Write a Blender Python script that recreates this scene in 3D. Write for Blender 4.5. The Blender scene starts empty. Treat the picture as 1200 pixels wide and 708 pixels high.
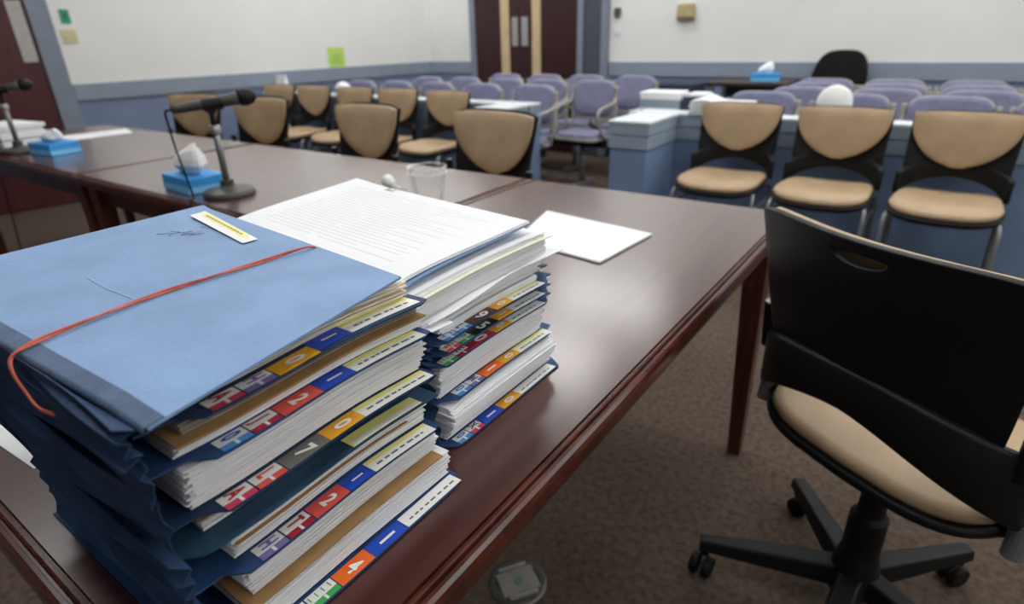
import bpy, bmesh, math, random
from mathutils import Vector, Matrix
random.seed(7)
R = math.radians
C = bpy.context.scene.collection
scn = bpy.context.scene

# ------------------------------------------------------------------ camera
CAM_H = 1.185
cam_d = bpy.data.cameras.new('camera'); cam = bpy.data.objects.new('camera', cam_d); C.objects.link(cam)
cam_d.sensor_fit = 'HORIZONTAL'; cam_d.sensor_width = 36.0
cam_d.lens = 696.653 / 1200 * 36.0
cam.matrix_world = Matrix(((0.8172, -0.2179, 0.5345, 0), (0.5758, 0.3505, -0.7380, 0),
                           (-0.0264, 0.9109, 0.4117, CAM_H), (0, 0, 0, 1)))
cam_d.clip_start = 0.02
cam_d.dof.use_dof = True; cam_d.dof.focus_distance = 0.60; cam_d.dof.aperture_fstop = 4.5
scn.camera = cam

# ------------------------------------------------------------------ world, exposure
w = bpy.data.worlds.new('world'); scn.world = w; w.use_nodes = True
w.node_tree.nodes['Background'].inputs[0].default_value = (0.9, 0.95, 1, 1)
w.node_tree.nodes['Background'].inputs[1].default_value = 0.25
scn.view_settings.view_transform = 'Standard'; scn.view_settings.look = 'None'
scn.view_settings.gamma = 1.0; scn.view_settings.use_curve_mapping = False
scn.view_settings.exposure = 0.0
LAMP = 7.5          # strength of the fluorescent diffusers

# ------------------------------------------------------------------ materials
def lin(c):
    c = c / 255.0
    return c / 12.92 if c <= 0.04045 else ((c + 0.055) / 1.055) ** 2.4
def rgb(r, g, b): return (lin(r), lin(g), lin(b), 1)
MATS = {}
def mat(name, col, rough=0.5, var=0.06, scale=20.0, bump=0.0, bscale=None, metal=0.0, spec=0.5, coat=0.0, stretch=None, detail=4):
    """principled material whose colour varies with object-space noise, with optional fine bump"""
    if name in MATS: return MATS[name]
    m = bpy.data.materials.new(name); m.use_nodes = True
    nt = m.node_tree; N = nt.nodes; L = nt.links; p = N['Principled BSDF']
    p.inputs['Roughness'].default_value = rough; p.inputs['Metallic'].default_value = metal
    p.inputs['Specular IOR Level'].default_value = spec; p.inputs['Coat Weight'].default_value = coat
    p.inputs['Coat Roughness'].default_value = 0.1
    tc = N.new('ShaderNodeTexCoord'); mp = N.new('ShaderNodeMapping')
    if stretch: mp.inputs['Scale'].default_value = stretch
    L.new(tc.outputs['Object'], mp.inputs['Vector'])
    no = N.new('ShaderNodeTexNoise'); no.inputs['Scale'].default_value = scale; no.inputs['Detail'].default_value = detail
    L.new(mp.outputs[0], no.inputs['Vector'])
    cr = N.new('ShaderNodeValToRGB')
    lo = [max(0, c * (1 - var * 2.2)) for c in col[:3]] + [1]; hi = [min(1, c * (1 + var * 2.2)) for c in col[:3]] + [1]
    cr.color_ramp.elements[0].position = 0.3; cr.color_ramp.elements[1].position = 0.7
    cr.color_ramp.elements[0].color = lo; cr.color_ramp.elements[1].color = hi
    L.new(no.outputs[0], cr.inputs[0]); L.new(cr.outputs[0], p.inputs['Base Color'])
    if bump:
        n2 = N.new('ShaderNodeTexNoise'); n2.inputs['Scale'].default_value = bscale or scale * 6; n2.inputs['Detail'].default_value = 3
        L.new(mp.outputs[0], n2.inputs['Vector'])
        b = N.new('ShaderNodeBump'); b.inputs['Strength'].default_value = bump; b.inputs['Distance'].default_value = 0.002
        L.new(n2.outputs[0], b.inputs['Height']); L.new(b.outputs[0], p.inputs['Normal'])
    MATS[name] = m; return m
def emit(name, col, s):
    m = bpy.data.materials.new(name); m.use_nodes = True; N = m.node_tree.nodes
    p = N['Principled BSDF']; p.inputs['Base Color'].default_value = (0.9, 0.9, 0.9, 1)
    p.inputs['Emission Color'].default_value = col; p.inputs['Emission Strength'].default_value = s
    return m
def wood(name, dark, light, rough, stretch, gs=9.0, coat=0.0):
    m = bpy.data.materials.new(name); m.use_nodes = True
    nt = m.node_tree; N = nt.nodes; L = nt.links; p = N['Principled BSDF']
    p.inputs['Roughness'].default_value = rough; p.inputs['Specular IOR Level'].default_value = 0.5
    p.inputs['Coat Weight'].default_value = coat; p.inputs['Coat Roughness'].default_value = 0.21; p.inputs['Coat IOR'].default_value = 1.8
    tc = N.new('ShaderNodeTexCoord'); mp = N.new('ShaderNodeMapping'); mp.inputs['Scale'].default_value = stretch
    L.new(tc.outputs['Object'], mp.inputs[0])
    no = N.new('ShaderNodeTexNoise'); no.inputs['Scale'].default_value = gs; no.inputs['Detail'].default_value = 8; no.inputs['Distortion'].default_value = 0.1
    L.new(mp.outputs[0], no.inputs['Vector'])
    cr = N.new('ShaderNodeValToRGB'); cr.color_ramp.elements[0].position = 0.32; cr.color_ramp.elements[1].position = 0.72
    cr.color_ramp.elements[0].color = dark; cr.color_ramp.elements[1].color = light
    L.new(no.outputs[0], cr.inputs[0]); L.new(cr.outputs[0], p.inputs['Base Color'])
    n2 = N.new('ShaderNodeTexNoise'); n2.inputs['Scale'].default_value = 60; n2.inputs['Detail'].default_value = 2
    L.new(mp.outputs[0], n2.inputs['Vector'])
    b = N.new('ShaderNodeBump'); b.inputs['Strength'].default_value = 0.03; b.inputs['Distance'].default_value = 0.001
    L.new(n2.outputs[0], b.inputs['Height']); L.new(b.outputs[0], p.inputs['Normal'])
    return m
def clear(name):
    """thin clear plastic: see-through facing on, glossy and whitish at grazing angles"""
    m = bpy.data.materials.new(name); m.use_nodes = True; N = m.node_tree.nodes; L = m.node_tree.links
    out = N['Material Output']; p = N['Principled BSDF']
    p.inputs['Base Color'].default_value = (0.85, 0.86, 0.86, 1); p.inputs['Roughness'].default_value = 0.12
    tr = N.new('ShaderNodeBsdfTransparent'); tr.inputs[0].default_value = (0.97, 0.97, 0.97, 1)
    lw = N.new('ShaderNodeLayerWeight'); lw.inputs['Blend'].default_value = 0.32
    mx = N.new('ShaderNodeMixShader'); L.new(lw.outputs['Facing'], mx.inputs[0]); L.new(tr.outputs[0], mx.inputs[1]); L.new(p.outputs[0], mx.inputs[2]); L.new(mx.outputs[0], out.inputs[0])
    return m

M_wall = mat('wall_paint', rgb(226, 225, 222), 0.8, 0.01, 3, 0.08, 160)
M_wains = mat('blue_wall_paint', rgb(114, 126, 156), 0.7, 0.03, 5, 0.05, 120)
M_rail = mat('grey_blue_rail', rgb(134, 145, 160), 0.5, 0.02, 8)
M_carpet = mat('carpet', rgb(88, 76, 67), 0.95, 0.16, 55, 1.0, 420, spec=0.1, detail=8)
M_ceil = mat('ceiling_tile', rgb(232, 232, 230), 0.9, 0.02, 30, 0.2, 200)
M_top = wood('mahogany_top', rgb(58, 20, 12), rgb(78, 31, 20), 0.36, (9.0, 0.5, 9.0), 5.0, 1.0)
M_topx = wood('mahogany_top_lengthwise', rgb(58, 20, 12), rgb(78, 31, 20), 0.36, (0.5, 9.0, 9.0), 5.0, 1.0)
M_edge = wood('mahogany_edge', rgb(60, 24, 17), rgb(90, 42, 30), 0.26, (3, 3, 8), 7.0, 0.08)
M_leg = wood('mahogany_leg', rgb(62, 27, 20), rgb(92, 46, 34), 0.35, (8, 8, 1))
M_maroon = wood('maroon_door', rgb(62, 18, 22), rgb(84, 28, 32), 0.45, (8, 8, 0.7))
M_maroon2 = wood('dark_maroon_door', rgb(42, 11, 14), rgb(56, 17, 20), 0.45, (8, 8, 0.7))
M_frame = mat('grey_door_frame', rgb(124, 132, 146), 0.5, 0.03, 10)
M_darkpanel = mat('slate_panel', rgb(72, 74, 86), 0.6, 0.05, 10)
M_beige = mat('beige_wood', rgb(200, 176, 140), 0.5, 0.06, 12, stretch=(6, 6, 0.6))
M_steel = mat('brushed_steel', rgb(182, 178, 178), 0.35, 0.04, 40, metal=0.7)
M_grey = mat('grey_metal', rgb(130, 132, 134), 0.4, 0.05, 30, metal=0.6)
M_black = mat('black_plastic', rgb(14, 14, 15), 0.5, 0.06, 40, 0.25, 500, spec=0.3)
M_blacksoft = mat('black_mesh_fabric', rgb(18, 18, 20), 0.9, 0.1, 60, 0.4, 300, spec=0.2)
M_tan = mat('tan_vinyl', rgb(174, 148, 117), 0.55, 0.05, 9, 0.2, 350)
M_lav = mat('lavender_fabric', rgb(126, 126, 153), 0.9, 0.06, 30, 0.4, 400, spec=0.15)
M_bge = mat('grey_beige_plastic', rgb(158, 154, 146), 0.5, 0.04, 20)
M_lamw = mat('white_laminate', rgb(222, 227, 230), 0.35, 0.015, 10)
M_lamg = mat('grey_laminate', rgb(140, 155, 170), 0.5, 0.03, 8)
M_lamb = mat('blue_laminate', rgb(112, 132, 166), 0.55, 0.05, 6)
M_navyw = mat('navy_board', rgb(40, 50, 70), 0.6, 0.05, 8)
M_navy = mat('navy_pressboard', rgb(42, 63, 96), 0.6, 0.12, 26, 0.5, 130, spec=0.25)
M_navy2 = mat('blue_pressboard', rgb(44, 72, 116), 0.6, 0.12, 22, 0.4, 160, spec=0.3)
M_teal = mat('teal_pressboard', rgb(38, 70, 96), 0.6, 0.10, 26, 0.4, 160)
M_sky = mat('light_blue_card', rgb(124, 154, 194), 0.6, 0.035, 18, 0.25, 240)
M_tape = mat('grey_blue_cloth_tape', rgb(80, 98, 126), 0.75, 0.08, 60, 0.6, 700)
M_paper = mat('white_paper', rgb(235, 235, 238), 0.75, 0.012, 8, 0.1, 60)
M_paper2 = mat('off_white_paper', rgb(230, 229, 230), 0.8, 0.02, 40, stretch=(1, 1, 30))
M_cream = mat('cream_paper', rgb(228, 216, 196), 0.8, 0.03, 20)
M_yelp = mat('pale_yellow_paper', rgb(236, 235, 214), 0.8, 0.02, 20)
M_kraft = mat('kraft_card', rgb(162, 124, 78), 0.8, 0.06, 40)
M_greyk = mat('grey_brown_card', rgb(150, 140, 130), 0.8, 0.05, 40)
M_lblue = mat('label_blue', rgb(28, 74, 190), 0.4, 0.02, 20)
M_lyel = mat('label_amber', rgb(236, 168, 30), 0.4, 0.02, 20)
M_lred = mat('label_red', rgb(222, 84, 72), 0.4, 0.02, 20)
M_lgry = mat('label_grey', rgb(110, 108, 104), 0.4, 0.02, 20)
M_lorg = mat('label_orange', rgb(240, 110, 28), 0.4, 0.02, 20)
M_lgrn = mat('label_green', rgb(62, 174, 84), 0.4, 0.02, 20)
M_lbrn = mat('label_brown', rgb(86, 46, 38), 0.4, 0.02, 20)
M_lblk = mat('label_black', rgb(24, 22, 24), 0.4, 0.02, 20)
M_lcrm = mat('label_crimson', rgb(170, 34, 48), 0.4, 0.02, 20)
M_lpink = mat('label_magenta', rgb(204, 58, 92), 0.4, 0.02, 20)
M_lpur = mat('label_purple', rgb(128, 110, 172), 0.4, 0.02, 20)
M_lsky = mat('label_sky', rgb(70, 140, 206), 0.4, 0.02, 20)
M_lwht = mat('label_white', rgb(236, 236, 232), 0.45, 0.01, 20)
M_lstripe = mat('label_yellow_stripe', rgb(238, 232, 140), 0.45, 0.02, 20)
M_ink = mat('printed_ink', rgb(96, 96, 100), 0.7, 0.02, 20)
M_inkl = mat('faint_ink', rgb(220, 221, 224), 0.7, 0.02, 20)
M_inkp = mat('purple_pen_ink', rgb(124, 132, 182), 0.7, 0.02, 20)
M_band = mat('red_rubber_band', rgb(196, 96, 76), 0.6, 0.1, 90)
M_tis = mat('tissue_paper', rgb(242, 242, 244), 0.9, 0.01, 20)
M_boxb = mat('tissue_box_blue', rgb(52, 150, 222), 0.5, 0.05, 14)
M_boxl = mat('tissue_box_pale_blue', rgb(120, 190, 236), 0.5, 0.05, 14)
M_lime = mat('lime_paper', rgb(186, 216, 106), 0.7, 0.03, 20)
M_green = mat('green_sign', rgb(50, 150, 110), 0.5, 0.05, 20)
M_ivory = mat('ivory_plastic', rgb(206, 198, 156), 0.5, 0.03, 20)
M_clear = clear('clear_plastic')
M_lite = mat('grey_wired_glass', rgb(176, 172, 168), 0.25, 0.03, 20)
M_white = mat('white_plastic', rgb(228, 228, 226), 0.4, 0.02, 20)
M_lamp = emit('lamp_diffuser', (0.985, 1.0, 0.985, 1), LAMP)

# ------------------------------------------------------------------ mesh helpers
class MB:
    def __init__(s): s.v = []; s.f = []
    def quad_strip(s, rows, closed=False):
        """rows: list of equal-length point lists -> grid faces"""
        n0 = len(s.v); m = len(rows[0])
        for r in rows: s.v += [tuple(p) for p in r]
        for i in range(len(rows) - 1):
            for j in range(m if closed else m - 1):
                a = n0 + i * m + j; b = n0 + i * m + (j + 1) % m
                s.f.append((a, b, b + m, a + m))
        return n0
    def box(s, c, d, rz=0.0, top=1.0):
        """box centred at c, size d; top < 1 tapers the lower end instead of the upper when negative"""
        n = len(s.v); cs, sn = math.cos(rz), math.sin(rz)
        kb = 1.0; kt = top
        if top < 0: kb = -top; kt = 1.0
        for z, k in ((-.5, kb), (.5, kt)):
            for x, y in ((-.5, -.5), (.5, -.5), (.5, .5), (-.5, .5)):
                X, Y = x * d[0] * k, y * d[1] * k
                s.v.append((c[0] + X * cs - Y * sn, c[1] + X * sn + Y * cs, c[2] + z * d[2]))
        s.f += [tuple(n + i for i in q) for q in ((3, 2, 1, 0), (4, 5, 6, 7), (0, 1, 5, 4), (1, 2, 6, 5), (2, 3, 7, 6), (3, 0, 4, 7))]
        return s
    def span(s, a, b): return s.box([(a[i] + b[i]) / 2 for i in range(3)], [abs(b[i] - a[i]) for i in range(3)])
    def prism(s, poly, z0, z1):
        n = len(s.v); k = len(poly)
        s.v += [(x, y, z0) for x, y in poly] + [(x, y, z1) for x, y in poly]
        s.f.append(tuple(n + i for i in reversed(range(k)))); s.f.append(tuple(n + k + i for i in range(k)))
        for i in range(k): s.f.append((n + i, n + (i + 1) % k, n + k + (i + 1) % k, n + k + i))
        return s
    def hull(s, lower, upper):
        """two 3D polygons of equal length joined"""
        n = len(s.v); k = len(lower)
        s.v += [tuple(p) for p in lower] + [tuple(p) for p in upper]
        s.f.append(tuple(n + i for i in reversed(range(k)))); s.f.append(tuple(n + k + i for i in range(k)))
        for i in range(k): s.f.append((n + i, n + (i + 1) % k, n + k + (i + 1) % k, n + k + i))
        return s
    def tube(s, pts, r, seg=10, cap=True):
        pts = [Vector(p) for p in pts]; rs = r if isinstance(r, (list, tuple)) else [r] * len(pts)
        rows = []; up = None
        for i, p in enumerate(pts):
            t = (pts[min(i + 1, len(pts) - 1)] - pts[max(i - 1, 0)]).normalized()
            if up is None: up = Vector((0, 0, 1)) if abs(t.z) < 0.9 else Vector((0, 1, 0))
            a = t.cross(up)
            if a.length < 1e-6: a = t.cross(Vector((1, 0, 0)))
            a.normalize(); b = a.cross(t).normalized(); up = b
            rows.append([p + (a * math.cos(q) + b * math.sin(q)) * rs[i] for q in (2 * math.pi * k / seg for k in range(seg))])
        n = s.quad_strip(rows, True)
        if cap:
            s.f.append(tuple(n + k for k in reversed(range(seg)))); e = n + seg * (len(rows) - 1)
            s.f.append(tuple(e + k for k in range(seg)))
        return s
    def lathe(s, prof, c=(0, 0, 0), seg=24, open_top=False):
        rows = [[(c[0] + r * math.cos(2 * math.pi * k / seg), c[1] + r * math.sin(2 * math.pi * k / seg), c[2] + z) for k in range(seg)] for r, z in prof]
        n = s.quad_strip(rows, True)
        if prof[0][0] > 1e-4 and not open_top: s.f.append(tuple(n + k for k in reversed(range(seg))))
        e = n + seg * (len(prof) - 1)
        if prof[-1][0] > 1e-4 and not open_top: s.f.append(tuple(e + k for k in range(seg)))
        return s
    def sheet(s, P, nu, nv, thk, axis=(0, 0, 1)):
        """closed thin sheet: P(u, v) gives the lower face point; the upper face is offset by thk along axis"""
        ax = Vector(axis) * thk
        lo = [[Vector(P(i / nu, j / nv)) for j in range(nv + 1)] for i in range(nu + 1)]
        n = len(s.v); m = nv + 1
        for r in lo: s.v += [tuple(p) for p in r]
        k = len(s.v) - n
        for r in lo: s.v += [tuple(p + ax) for p in r]
        for i in range(nu):
            for j in range(nv):
                a = n + i * m + j
                s.f.append((a, a + 1, a + m + 1, a + m)); a += k
                s.f.append((a, a + m, a + m + 1, a + 1))
        rim = [i * m for i in range(nu + 1)] + [nu * m + j for j in range(1, nv + 1)] + [i * m + nv for i in range(nu - 1, -1, -1)] + [j for j in range(nv - 1, 0, -1)]
        for q in range(len(rim)):
            a, b = n + rim[q], n + rim[(q + 1) % len(rim)]
            s.f.append((b, a, a + k, b + k))
        return s
    def build(s, name, m, parent=None, smooth=False, bevel=0.0, seg=2, sub=0, loc=None, rz=0.0):
        me = bpy.data.meshes.new(name); me.from_pydata(s.v, [], s.f)
        bm = bmesh.new(); bm.from_mesh(me)
        bmesh.ops.recalc_face_normals(bm, faces=bm.faces)
        bm.to_mesh(me); bm.free()
        me.materials.append(m)
        if smooth:
            for p in me.polygons: p.use_smooth = True
        o = bpy.data.objects.new(name, me); C.objects.link(o)
        if parent: o.parent = parent
        if loc: o.location = loc
        o.rotation_euler.z = rz
        if bevel:
            b = o.modifiers.new('bevel', 'BEVEL'); b.width = bevel; b.segments = seg; b.limit_method = 'ANGLE'; b.angle_limit = R(40)
        if sub:
            b = o.modifiers.new('subd', 'SUBSURF'); b.levels = sub; b.render_levels = sub
        return o
def tag(o, label=None, cat=None, group=None, kind=None):
    if label: o['label'] = label
    if cat: o['category'] = cat
    if group: o['group'] = group
    if kind: o['kind'] = kind
    return o
def thing(name, label, cat, loc=(0, 0, 0), rz=0.0, group=None, kind=None):
    o = bpy.data.objects.new(name, None); C.objects.link(o); o.empty_display_size = 0.05
    o.location = loc; o.rotation_euler = (0, 0, rz)
    return tag(o, label, cat, group, kind)
def dup(o, parent=None):
    c = o.copy(); C.objects.link(c)
    if parent: c.parent = parent
    for ch in list(o.children): dup(ch, c)
    return c
def place(proto, used, loc, rz, label, group=None):
    o = proto if not used else dup(proto)
    o.location = loc; o.rotation_euler = (0, 0, rz); o['label'] = label
    if group: o['group'] = group
    return o
_txt = {}
def text(s, size, m, parent, loc, rz=0.0, name='printed_digit', wide=1.0):
    """flat printed lettering as a mesh, centred at loc"""
    if s not in _txt:
        cu = bpy.data.curves.new('lettering', 'FONT'); cu.body = s; cu.align_x = 'CENTER'; cu.align_y = 'CENTER'; cu.size = 1.0; cu.offset = 0.035
        to = bpy.data.objects.new('lettering', cu); C.objects.link(to)
        bpy.context.view_layer.update()
        me = bpy.data.meshes.new_from_object(to.evaluated_get(bpy.context.evaluated_depsgraph_get()))
        bpy.data.objects.remove(to); _txt[s] = me
    me = _txt[s].copy(); me.materials.clear(); me.materials.append(m); me.name = name
    o = bpy.data.objects.new(name, me); C.objects.link(o); o.parent = parent
    o.location = loc; o.rotation_euler = (0, 0, rz); o.scale = (size * wide, size, size)
    return o
def superell(a, b, n, k):
    out = []
    for i in range(k):
        t = 2 * math.pi * i / k; c, s_ = math.cos(t), math.sin(t)
        out.append((a * math.copysign(abs(c) ** (2 / n), c), b * math.copysign(abs(s_) ** (2 / n), s_)))
    return out

# ------------------------------------------------------------------ room shell
P0 = Vector((-5.17, 5.64, 0)); dL = Vector((-0.165, -0.986, 0)).normalized(); nL = Vector((0.986, -0.165, 0)).normalized()   # left wall runs from the corner
ZC = 2.75
LW = P0 + dL * 9.6
room = [(P0.x, P0.y), (LW.x, LW.y), (5.2, LW.y), (5.2, 5.64)]
def slab(name, z0, z1, m):
    o = MB().prism([(p[0] + (-.15 if p[0] < 0 else .15), p[1] + (-.15 if p[1] < 0 else .15)) for p in room], z0, z1).build(name, m)
    return tag(o, kind='structure')
slab('floor', -0.1, 0.0, M_carpet); slab('ceiling', ZC, ZC + 0.1, M_ceil)
RAIL0, RAIL1 = 0.779, 0.908
def frame_box(mb, o, d, n, s0, s1, t0, t1, z0, z1):
    """box in a wall's own frame: s along d, t along the inward normal n"""
    P = lambda s_, t, z: tuple(o + d * s_ + n * t + Vector((0, 0, z)))
    lo = [P(s0, t0, z0), P(s1, t0, z0), P(s1, t1, z0), P(s0, t1, z0)]; up = [P(s0, t0, z1), P(s1, t0, z1), P(s1, t1, z1), P(s0, t1, z1)]
    return mb.hull(lo, up)
def wall(name, o, d, n, L, gaps=()):
    segs = []; s0 = -0.12
    for a, b in gaps: segs.append((s0, a)); s0 = b
    segs.append((s0, L + 0.12))
    root = tag(frame_box(MB(), o, d, n, -0.12, L + 0.12, -0.14, -0.0, 0.0, ZC).build(name, M_wall), kind='structure')
    wb = MB(); rb = MB(); bb = MB()
    for a, b in segs:
        frame_box(wb, o, d, n, a, b, 0.0, 0.006, 0.0, RAIL0)
        frame_box(rb, o, d, n, a, b, 0.0, 0.022, RAIL0, RAIL1)
        frame_box(bb, o, d, n, a, b, 0.006, 0.016, 0.0, 0.1)
    wb.build('wainscot', M_wains, root); rb.build('chair_rail', M_rail, root, bevel=0.006); bb.build('baseboard', M_navyw, root)
    return root
X1 = Vector((1, 0, 0)); nB = Vector((0, -1, 0))
wall('wall_left', P0, dL, nL, 9.6, [(3.61, 5.0)])
wall('wall_back', P0, X1, nB, 10.37, [(0.655, 2.35)])
wall('wall_right', Vector((5.2, 5.64, 0)), Vector((0, -1, 0)), Vector((-1, 0, 0)), 9.5)
wall('wall_front', Vector((LW.x, LW.y, 0)), X1, Vector((0, 1, 0)), 12.0)

# left door (single leaf, vision lite)
d1 = tag(bpy.data.objects.new('door_1', None), kind='structure'); C.objects.link(d1)
fb = MB(); [frame_box(fb, P0, dL, nL, a, b, 0.0, 0.05, 0, z) for a, b, z in ((3.615, 3.755, 2.1), (4.66, 4.80, 2.1))]
frame_box(fb, P0, dL, nL, 3.615, 4.80, 0, 0.05, 2.1, 2.22); fb.build('door_frame', M_frame, d1, bevel=0.006)
lf = frame_box(MB(), P0, dL, nL, 3.757, 4.658, 0.002, 0.03, 0.005, 2.098).build('door_leaf', M_maroon, d1, bevel=0.004)
frame_box(MB(), P0, dL, nL, 3.775, 3.868, 0.03, 0.036, 1.083, 1.50).build('vision_lite', M_lite, lf)
hb = MB(); q = P0 + dL * 4.56 + nL * 0.03
hb.tube([tuple(q + Vector((0, 0, 1.0))), tuple(q + nL * 0.06 + Vector((0, 0, 1.0))), tuple(q + nL * 0.06 - dL * 0.11 + Vector((0, 0, 1.0)))], 0.011); hb.build('door_handle', M_steel, lf, smooth=True)
# back double door with slate side panel
YB = 5.64
d2 = tag(bpy.data.objects.new('door_2', None), kind='structure'); C.objects.link(d2)
fb = MB()
for x0, x1 in ((-4.515, -4.44), (-3.165, -3.105), (-2.905, -2.83)): fb.span((x0, YB - 0.05, 0), (x1, YB, 2.15))
fb.span((-4.515, YB - 0.05, 2.15), (-2.83, YB, 2.24)); fb.build('door_frame', M_frame, d2, bevel=0.006)
MB().span((-3.105, YB - 0.025, 0), (-2.905, YB - 0.002, 2.15)).build('side_panel', M_darkpanel, d2)
for x0, x1, s0, s1, p0, p1 in ((-4.44, -3.853, -4.095, -3.985, -3.95, -3.875), (-3.849, -3.165, -3.70, -3.595, -3.83, -3.75)):
    l = MB().span((x0, YB - 0.035, 0.006), (x1, YB - 0.002, 2.148)).build('door_leaf', M_maroon2, d2, bevel=0.003)
    MB().span((s0, YB - 0.041, 0.01), (s1, YB - 0.035, 2.14)).build('beige_strip', M_beige, l, bevel=0.002)
    MB().span((p0, YB - 0.042, 1.06), (p1, YB - 0.035, 1.335)).build('push_plate', M_steel, l, bevel=0.002)

# ceiling fixtures (outside the photograph's frame, they light the room)
n_l = 0
for iy, yy in enumerate((-1.9, 0.3, 2.1, 3.6, 4.9)):  # unseen rows, spaced closer toward the back to brighten the far wall
    for ix, xx in enumerate((-4.5, -2.4, -0.2, 2.0, 4.2)):
        if (iy == 0 and ix < 3) or (iy == 1 and ix == 0): continue     # panels left out to dim the front and keep their reflections off the table
        t = thing('ceiling_light', 'fluorescent ceiling panel, %s from the left in the %s row from the back wall' % (('first', 'second', 'third', 'fourth', 'fifth')[ix], ('last', 'fourth', 'third', 'second', 'first')[iy]), 'ceiling light', (xx, yy, ZC), group='fluorescent ceiling panels')
        f = MB()
        for a, b in (((-.62, -.32), (.62, -.29)), ((-.62, .29), (.62, .32)), ((-.62, -.29), (-.59, .29)), ((.59, -.29), (.62, .29))): f.span((a[0], a[1], -.025), (b[0], b[1], -.001))
        f.build('light_frame', M_white, t); MB().span((-.59, -.29, -.02), (.59, .29, -.002)).build('diffuser', M_lamp, t)

# things on the walls
def on_left(name, s0, s1, z0, z1, t, m, label, cat):
    mid = P0 + dL * ((s0 + s1) / 2)
    r = thing(name, label, cat, (mid.x, mid.y, z0), math.atan2(dL.y, dL.x))
    return r, MB().span((-(s1 - s0) / 2, 0.0, 0), ((s1 - s0) / 2, t, z1 - z0)), m
r, mb, m = on_left('wall_sign', 3.485, 3.55, 1.345, 1.445, 0.006, M_green, 'small green square sign on the white wall beside the left door', 'sign'); mb.build('sign_plate', m, r)
MB().span((-.012, .006, .03), (.012, .0075, .07)).build('white_mark', mat('dark_green_mark', rgb(34, 110, 84), .5), r)
r, mb, m = on_left('light_switch', 3.475, 3.575, 1.205, 1.305, 0.008, M_ivory, 'ivory switch plate under the green sign on the left wall', 'light switch'); mb.build('switch_plate', m, r, bevel=.002)
for k in (-.022, .022): MB().span((k - .006, .008, .035), (k + .006, .016, .065)).build('toggle', M_ivory, r)
r, mb, m = on_left('wall_notice', 1.135, 1.33, 0.905, 1.10, 0.003, M_lime, 'lime green paper notice taped to the left wall above the rail', 'notice'); mb.build('notice_sheet', m, r)
lb = MB(); [lb.span((-.06 + random.random() * .01, .003, .035 + k * .022), (.06 - random.random() * .03, .0036, .042 + k * .022)) for k in range(5)]; lb.build('printed_lines', mat('notice_ink', rgb(130, 160, 70), .7), r)
t = thing('thermostat', 'small dark thermostat on the back wall right of the double door', 'thermostat', (-2.755, YB, 1.30)); MB().span((-.03, -.03, 0), (.03, 0, .075)).build('thermostat_case', M_darkpanel, t, bevel=.006)
t = thing('wall_switch', 'small white switch plate below the dark thermostat', 'light switch', (-2.75, YB, 1.14)); MB().span((-.035, -.008, 0), (.035, 0, .07)).build('switch_plate', M_lamw, t, bevel=.002); MB().span((-.006, -.016, .022), (.006, -.008, .046)).build('toggle', M_white, t)
t = thing('wall_box', 'beige plastic box mounted high on the back wall', 'wall box', (-2.09, YB, 1.27)); MB().span((-.075, -.05, 0), (.075, 0, .11)).build('box_case', mat('beige_case', rgb(178, 160, 118), .5), t, bevel=.008); MB().span((-.075, -.045, -.018), (.075, 0, 0)).build('box_base', mat('dark_beige_case', rgb(120, 108, 84), .5), t)

# ------------------------------------------------------------------ conference tables
def table(label, x0, x1, y0, y1, lengthwise_x, legs=((0, 0), (1, 0), (0, 1), (1, 1))):
    cx, cy = (x0 + x1) / 2, (y0 + y1) / 2; hx, hy = (x1 - x0) / 2, (y1 - y0) / 2
    t = thing('conference_table', label, 'table', (cx, cy, 0))
    e = 0.022
    MB().span((-hx + e, -hy + e, .712), (hx - e, hy - e, .74)).build('tabletop', M_topx if lengthwise_x else M_top, t)
    # moulded edge: a swept profile with two ridges and a groove, mitred at the corners
    prof = [(e, .7395), (e - .0008, .7350), (e - .0024, .7350), (e - .0034, .7398), (e - .0065, .7398), (e - .0085, .7385), (e - .0095, .7335), (e - .0120, .7335), (e - .0130, .7375), (e - .0165, .7372), (.002, .734), (0, .727), (0, .712), (.002, .704), (e, .700)]
    rows = []
    for sx, sy in ((-1, -1), (1, -1), (1, 1), (-1, 1), (-1, -1)): rows.append([(sx * (hx - p), sy * (hy - p), z) for p, z in prof])
    b = MB(); b.quad_strip([list(r) for r in zip(*rows)] if False else rows); b.build('edge_moulding', M_edge, t)
    i = 0.05
    for a, bq in (((-hx + i, -hy + i), (hx - i, -hy + i + .022)), ((-hx + i, hy - i - .022), (hx - i, hy - i)), ((-hx + i, -hy + i + .022), (-hx + i + .022, hy - i - .022)), ((hx - i - .022, -hy + i + .022), (hx - i, hy - i - .022))):
        MB().span((a[0], a[1], .625), (bq[0], bq[1], .7115)).build('apron', M_leg, t, bevel=.003)
    for lx, ly in legs:
        sx, sy = (1 if lx else -1), (1 if ly else -1); ox, oy = sx * (hx - .026), sy * (hy - (.026 if lengthwise_x else .066))
        def ring(wd, z): return [(ox, oy, z), (ox - sx * wd, oy, z), (ox - sx * wd, oy - sy * wd, z), (ox, oy - sy * wd, z)]
        MB().hull(ring(.036, 0), ring(.062, .69)).build('leg', M_leg, t, bevel=.003)
    return t
tA = table('dark mahogany table in the foreground carrying the two stacks of blue folders', -1.095, -0.273, 0.059, 1.66, False)
tB = table('middle mahogany table carrying a tissue box, a microphone and a clear plastic cup', -2.672, -1.100, 0.872, 1.66, True)
tC = table('far left mahogany table carrying a tissue box and paper sheets near the red door', -4.25, -2.677, 0.872, 1.66, True)

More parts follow.
